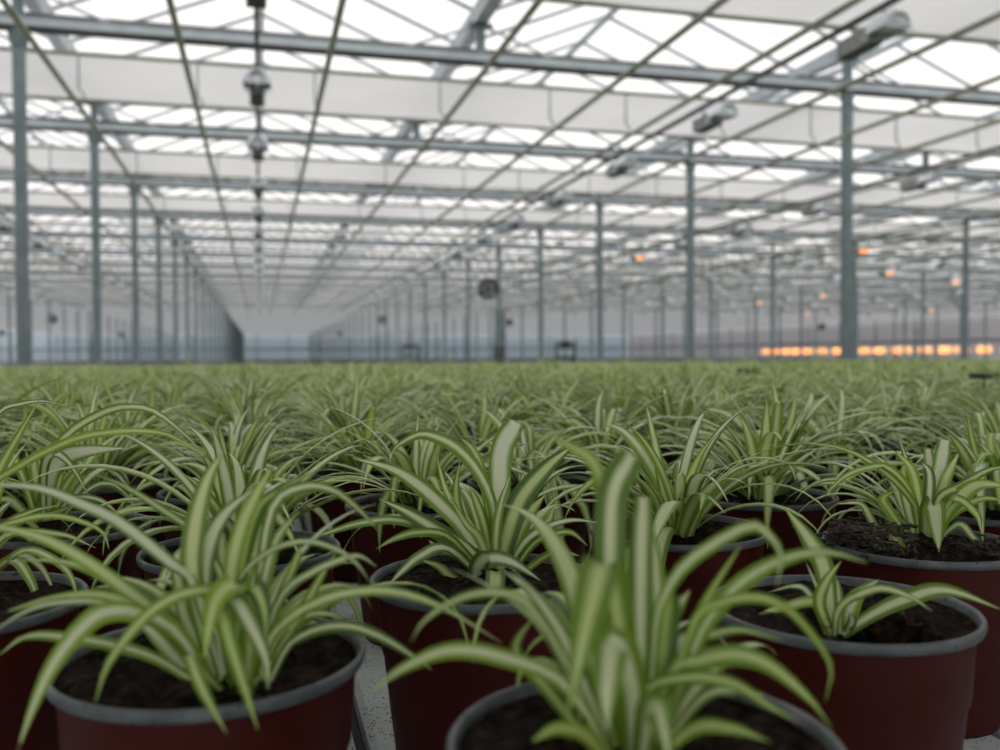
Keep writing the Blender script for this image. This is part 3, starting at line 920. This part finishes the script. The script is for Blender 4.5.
HERO.append(dict(rim=(483, 575), base=(497, 580), label='sharp spider plant with a pale blunt upright leaf behind the tall blurred plant', fill=18, leaves=[
    ([(498, 582), (499, 500), (502, 450), (516, 422)], 19, 3, dict(blunt=True, face=.95, rnd=.26)),
    ([(501, 582), (504, 545), (520, 500), (548, 466), (575, 444)], 20, 1, dict(face=.8)),
    ([(500, 580), (494, 510), (480, 474), (460, 450), (440, 438), (420, 434), (400, 444), (390, 455)], 14, 0),
    ([(494, 582), (466, 532), (440, 503), (415, 482), (390, 468), (352, 458)], 15, -1, dict(face=.7)),
    ([(490, 582), (470, 550), (435, 529), (405, 511), (379, 499)], 16, -2, dict(face=.7)),
    ([(488, 582), (444, 538), (399, 520), (360, 523), (330, 532), (298, 543)], 9, -3),
    ([(490, 582), (450, 538), (420, 532), (396, 538), (376, 549)], 9, -5),
    ([(486, 582), (447, 548), (420, 556), (402, 571), (389, 585)], 10, [0, -3, -5, -6, -7]),
    ([(484, 590), (477, 574), (484, 560), (498, 558), (516, 564), (540, 580)], 17, [0, -2, -4, -5, -6, -6]),
    ([(497, 584), (496, 572), (494, 600), (489, 630)], 15, [0, -5, -7, -8], dict(face=.9)),
    ([(506, 582), (520, 548), (540, 530), (570, 520), (602, 523)], 8, -1),
    ([(508, 582), (530, 548), (548, 536), (570, 532), (588, 546)], 9, -3),
    ([(504, 580), (514, 540), (530, 512), (545, 495)], 15, 3),
    ([(506, 580), (524, 545), (546, 524), (554, 506)], 14, 4),
    ([(494, 580), (486, 530), (476, 500), (469, 487)], 10, 0),
    ([(492, 580), (456, 510), (444, 484), (436, 452)], 7, 1),
    ([(496, 580), (488, 500), (476, 455), (460, 437)], 9, 4),
    ([(497, 582), (496, 540), (501, 504), (511, 474)], 9, -1),
    ([(492, 580), (462, 520), (456, 490), (460, 461)], 9, 4),
    ([(496, 584), (480, 540), (466, 524), (450, 498)], 8, -3),
    ([(490, 586), (470, 560), (440, 548), (428, 540)], 8, 3),
    ([(508, 586), (540, 560), (560, 552), (580, 556)], 8, -4),
    ([(500, 580), (512, 520), (520, 490), (524, 470)], 10, 5),
    ([(484, 588), (455, 580), (438, 566), (420, 560)], 9, -4),
]))
HERO.append(dict(rim=(922, 541), base=(924, 546), label='spider plant with long thin leaves and loose dry roots spilling over its pot', fill=20, leaves=[
    ([(924, 546), (920, 516), (900, 486), (870, 462), (840, 448), (796, 441)], 7, -2),
    ([(920, 546), (912, 496), (888, 468), (862, 469), (840, 480), (823, 499)], 8, -3),
    ([(922, 546), (920, 504), (912, 470), (895, 451)], 11, 2),
    ([(930, 546), (935, 500), (939, 476), (945, 440)], 13, 4, dict(blunt=True, face=.9, rnd=.26)),
    ([(928, 546), (932, 490), (928, 449)], 9, 5, dict(blunt=True)),
    ([(930, 546), (944, 484), (959, 452)], 10, 3),
    ([(930, 546), (938, 500), (960, 486), (988, 470), (1012, 466)], 9, -1),
    ([(932, 546), (945, 512), (960, 496), (980, 484), (1012, 487)], 15, -2, dict(face=.75)),
    ([(934, 546), (946, 520), (964, 506), (986, 498), (1010, 503)], 8, 1),
    ([(926, 546), (929, 516), (934, 506), (937, 530), (939, 552)], 17, [0, -2, -4, -5, -6], dict(face=.95)),
    ([(918, 546), (890, 530), (876, 541), (894, 560), (903, 581)], 9, [0, -3, -4, -5, -6]),
    ([(916, 546), (900, 536), (896, 542), (909, 562), (912, 589)], 10, [0, -3, -5, -6, -7]),
    ([(914, 544), (885, 538), (873, 524), (861, 504), (836, 504)], 8, -3),
    ([(926, 542), (894, 533), (873, 524)], 5, -5),
    ([(930, 548), (952, 500), (976, 514), (981, 532)], 8, [0, -1, -3, -4]),
    ([(918, 548), (906, 500), (904, 470), (912, 460)], 8, 3),
    ([(916, 548), (888, 508), (884, 498), (896, 490)], 10, 1),
    ([(924, 548), (930, 480), (922, 462)], 9, 1),
    ([(932, 548), (958, 524), (976, 540), (995, 552)], 8, -3),
]))
HERO.append(dict(rim=(-47, 600), az=(1.0, 4.6), base=(-30, 585), label='spider plant with a tall stiff leaf in the pot left of the full arching plant', fill=24, leaves=[
    ([(-24, 585), (-12, 500), (0, 468), (18, 436), (39, 400)], 12, 2),
    ([(-50, 585), (-30, 450), (0, 412), (20, 404), (44, 401), (69, 407)], 6, 3),
    ([(-34, 585), (-20, 500), (20, 466), (70, 441), (110, 432), (145, 431), (174, 437), (214, 462)], 9, -1),
    ([(-20, 588), (20, 552), (48, 556), (70, 575), (80, 610)], 8, -4),
    ([(-22, 588), (10, 560), (30, 580), (45, 622)], 9, -5),
    ([(-30, 586), (0, 530), (30, 512), (60, 505)], 9, 2),
    ([(-40, 586), (-20, 540), (20, 520), (60, 516), (100, 530), (110, 552)], 7, -1),
    ([(-26, 588), (14, 556), (40, 566), (58, 600)], 7, -2),
    ([(-40, 586), (-50, 500), (-60, 440)], 12, 1),
    ([(-30, 586), (4, 536), (60, 534), (96, 548)], 8, 3),
]))
HERO.append(dict(rim=(60, 525), az=(.6, 4.4), base=(48, 528), label='spider plant with one fat white centred leaf behind the stiff leaved pot', fill=26, leaves=[
    ([(46, 530), (52, 462), (66, 436), (96, 416), (124, 407), (152, 410), (180, 430), (202, 452)], 9, -2),
    ([(44, 530), (48, 480), (60, 460), (86, 451), (126, 448)], 17, -4, dict(face=.95, rnd=.26)),
    ([(44, 530), (44, 470), (54, 454), (70, 464), (89, 496)], 8, [0, -2, -4, -5, -6]),
    ([(40, 530), (50, 516), (72, 506)], 11, -3),
    ([(50, 530), (64, 490), (78, 470), (86, 466)], 9, 1),
    ([(40, 530), (20, 470), (8, 452), (-4, 470)], 8, 0),
    ([(44, 530), (36, 480), (34, 460), (40, 446)], 9, 3),
    ([(52, 530), (88, 490), (112, 484), (132, 500)], 7, 2),
    ([(48, 530), (40, 500), (30, 470), (26, 450)], 10, 2),
    ([(50, 530), (70, 500), (100, 500), (124, 520)], 7, -2),
    ([(46, 530), (60, 470), (62, 450)], 9, 4),
    ([(40, 530), (10, 500), (-10, 505)], 8, -1),
]))

placed = []
hr = random.Random(3)
for h in HERO:
    c = on_plane(h['rim'][0], h['rim'][1], RIMZ)
    root = thing('potted_spider_plant', h['label'], 'plant', (c.x, c.y, BT), 0, 'potted spider plants')
    placed.append((c.x, c.y))
    sm = soil_mesh(len(placed) * 2.3, True, h.get('hole'), .007)
    add_pot(root, True, len(placed), sm)
    depth = depth_of(on_plane(h['base'][0], h['base'][1], RIMZ - .009))
    inv = Matrix.Translation((-c.x, -c.y, -BT))
    for lf in h['leaves']:
        opt = lf[3] if len(lf) > 3 else {}
        rv = hr.random()
        while (rv * 7.13) % 1 > h.get('sw', .7): rv = hr.random()
        ls = traced_leaf(lf[0], lf[1], depth, lf[2], rv, **opt)
        me = ls.mesh('leaf'); me.transform(inv)
        link('leaf', me, root)
    h['root'], h['c'] = root, c
    bp_ = on_plane(h['base'][0], h['base'][1], RIMZ - .02) - Vector((c.x, c.y, 0))
    for rk in [hr.random() for _ in range(h['fill'])]:
        ls = LeafSet()
        random_leaf(ls, hr, 14, 5, hr.uniform(.55, .8), (bp_.x + hr.uniform(-.012, .012), bp_.y + hr.uniform(-.004, .016), POTH - .010), rk, h.get('az', (.15, PI - .15)))
        link('leaf', ls.mesh('leaf'), root)

# dry roots and litter on the plant with loose roots, litter on the sparse pot
def litter(root, n, rad, zb, seed, spill=None, thick=1.0, hi=.014):
    rg = random.Random(seed); q = MB()
    for i in range(n):
        a = rg.uniform(0, 2 * PI); r = rad * math.sqrt(rg.random())
        x, y = r * math.cos(a), r * math.sin(a)
        if spill: x, y = spill[0] + x * spill[2], spill[1] + y * spill[2]
        L_ = rg.uniform(.004, .016); b2 = rg.uniform(0, 2 * PI); z = zb + rg.uniform(0, hi)
        pts = [Vector((x, y, z))]
        for k in range(3):
            b2 += rg.uniform(-.7, .7)
            pts.append(pts[-1] + Vector((math.cos(b2), math.sin(b2), rg.uniform(-.35, .35))) * L_ / 3)
        q.tube(pts, rg.uniform(.0003, .0007) * thick, 4)
    return q
q = litter(HERO[4]['root'], 120, .05, POTH - .008, 4)
q2 = litter(HERO[4]['root'], 260, .042, POTH - .006, 5, (-.058, -.005, 1.0), 2.4, .026); q.add(q2.v, q2.f)
q2 = litter(HERO[4]['root'], 160, .032, POTH - .012, 6, (.045, -.055, 1.0), 2.2, .020); q.add(q2.v, q2.f)
build('dry_roots', q, M['deadleaf'], HERO[4]['root'], kind='stuff')
q = litter(HERO[2]['root'], 45, .07, POTH - .008, 7); build('soil_litter', q, M['deadleaf'], HERO[2]['root'], kind='stuff')
for hi, sd_ in ((0, 21), (1, 22), (3, 23)):
    q = litter(HERO[hi]['root'], 34, .07, POTH - .010, sd_); build('soil_litter', q, M['deadleaf'], HERO[hi]['root'], kind='stuff')

# ------------------------------------------------------------------ the field on a staggered grid
GX, GD = .193, .34
SHIFT = {(1, 1): (678, 527), (2, 2): (763, 494), (3, 1): (1000, 508)}
NEARLAB = {(-3, 2): 'leafy spider plant left of the one with the fat white centred leaf', (-1, 1): 'leafy spider plant in the pot directly behind the full arching plant',
           (-1, 2): 'leafy spider plant two pots behind the full arching plant', (0, 2): 'leafy spider plant in the pot behind the sharp plant with the blunt leaf',
           (1, 1): 'leafy spider plant in the pot showing just behind the tall blurred plant', (2, 2): 'leafy spider plant in the pot behind the sparse short plant',
           (3, 1): 'leafy spider plant in the pot right of the one with loose roots'}
grid = []
for i in range(-22, 52):
    x = .165 + GX * i
    for k in range(-1, 28):
        y = .371 + GD * k + (.165 if i % 2 else 0)
        if y > BY1 - .12: continue
        rg = random.Random(i * 1000 + k)
        px_, py_ = x + rg.uniform(-.018, .018), y + rg.uniform(-.022, .022)
        if (i, k) in SHIFT:
            pp_ = on_plane(*SHIFT[(i, k)], RIMZ); px_, py_ = pp_.x, pp_.y
        sx, sy, d = project((px_, py_, RIMZ))
        if d < .5: continue
        mar = .20 / d * FPX
        out = sx < -mar or sx > 1000 + mar
        wide_ = 1.1 / d * FPX
        if sx < -wide_ or sx > 1000 + wide_ or px_ > edge0 + BWD * 9 - .1 or px_ < edge0 + .1: continue
        if min(math.hypot(px_ - a, py_ - c) for a, c in placed) < .165: continue
        if d < .78: continue
        grid.append((d + (1000 if out else 0), px_, py_, i * 1000 + k, (i, k)))
grid.sort()

# plant patterns for the field: three habits
HABIT = ['upright', 'arching', 'drooping']
def proto(seed, nl, nseg, nc, habit):
    rg = random.Random(seed); ls = LeafSet()
    for rk in plant_ranks(rg, nl):
        rk = min(1, max(0, rk * .7 if habit == 0 else (rk if habit == 1 else .25 + rk * .9)))
        random_leaf(ls, rg, nseg, nc, rg.uniform(.9, 1.1), (rg.uniform(-.008, .008), rg.uniform(-.008, .008), POTH - .012), rk)
    return ls
NP = 12
protos = [proto(100 + s, 46 + 2 * (s % 4), 9, 3, s % 3).mesh('foliage') for s in range(NP)]
far_protos = [proto(300 + s, 42, 6, 3, s % 3) for s in range(6)]
NIND = 300 - len(HERO)
FAR = []
for n_, (d, x, y, sd_, ik) in enumerate(grid):
    rg = random.Random(sd_ + 7)
    if n_ >= NIND:
        FAR.append((x, y, rg.randrange(6), rg.uniform(0, 2 * PI), rg.uniform(.9, 1.12)))
        continue
    near = ik in NEARLAB
    pk = rg.randrange(NP); sc_ = rg.uniform(.88, 1.12)
    if near:
        lab = NEARLAB[ik]
    else:
        lab = '%s spider plant with %s leaves in the %s rows behind the front pots' % (
            'small' if sc_ < .97 else ('large' if sc_ > 1.08 else 'medium'), HABIT[pk % 3], 'first' if d < 2.2 else ('middle' if d < 3.6 else 'rear'))
    grp = 'potted spider plants'
    root = thing('potted_spider_plant', lab, 'plant', (x, y, BT), 0, grp)
    add_pot(root, near, rg.randrange(100), None, d < 2.2)
    if near:
        nl = rg.randrange(38, 46)
        for rk in plant_ranks(rg, nl):
            ls = LeafSet()
            random_leaf(ls, rg, 14, 5, rg.uniform(.82, 1.0), (rg.uniform(-.007, .007), rg.uniform(-.007, .007), POTH - .012), rk)
            link('leaf', ls.mesh('leaf'), root)
    else:
        s = sc_
        o = link('foliage', protos[pk], root, (0, 0, (1 - s) * (POTH - .02)), (rg.uniform(-.1, .1), rg.uniform(-.1, .1), rg.uniform(0, 2 * PI)), (s, s, s))
        o['kind'] = 'stuff'

for sx_, sy_, dd_, lab in ((748, 371, 3.6, 'small dark box on a stake amid the rows in front of the fan row'), (984, 376, 3.0, 'small dark box on a stake amid the rows by the right benches')):
    p = unproj(sx_, sy_, dd_)  # small black boxes standing in for unclear dark specks
    t = thing('speck_box', lab, 'sensor', (p.x, p.y, BT))
    h_ = p.z - BT
    q = MB(); q.box(-.03, .03, -.03, .03, h_ - .009, h_ + .009); build('box_body', q, M['black'], t)
    q = MB(); q.tube([(0, 0, 0), (0, 0, h_ - .009)], .004, 6); build('stake', q, M['darksteel'], t)

# the rest of the field in one mesh
V, F, UV, RN, MI = [], [], [], [], []
lowpot = MB(); n = 8
lowpot.lathe([(.062, 0), (.079, POTH - .012)], n, 0); lowpot.lathe([(.0795, POTH - .012), (.085, POTH - .008), (.083, POTH), (.076, POTH - .02)], n, 1); lowpot.lathe([(.077, POTH - .02), (.001, POTH - .018)], n, 2)
for (x, y, pi_, rot, s) in FAR:
    o = len(V)
    V += [(x + p[0], y + p[1], BT + p[2]) for p in lowpot.v]; RN += [0.5] * len(lowpot.v)
    F += [tuple(i + o for i in f) for f in lowpot.f]; UV += [0.0, 0.0] * (4 * len(lowpot.f)); MI += [m_ + 1 for m_ in lowpot.mi]
    ls = far_protos[pi_]; o = len(V); c_, s_ = math.cos(rot), math.sin(rot); zo = (1 - s) * (POTH - .02)
    V += [(x + s * (p.x * c_ - p.y * s_), y + s * (p.x * s_ + p.y * c_), BT + zo + s * p.z) for p in ls.v]; RN += ls.r
    F += [(a + o, b2 + o, c2 + o, d2 + o) for a, b2, c2, d2 in ls.f]; UV += ls.uv; MI += [0] * len(ls.f)
me = bpy.data.meshes.new('spider_plant_field')
me.from_pydata(V, [], F)
for k in ('leaf', 'pot', 'rim', 'soil'): me.materials.append(M[k])
me.uv_layers.new(name='UVMap').data.foreach_set('uv', UV)
me.attributes.new('rnd', 'FLOAT', 'POINT').data.foreach_set('value', RN)
me.polygons.foreach_set('material_index', MI); me.polygons.foreach_set('use_smooth', [True] * len(F)); me.update()
tag(link('spider_plant_field', me), 'distant rows of potted spider plants blurring into a green field', 'plants', kind='stuff')
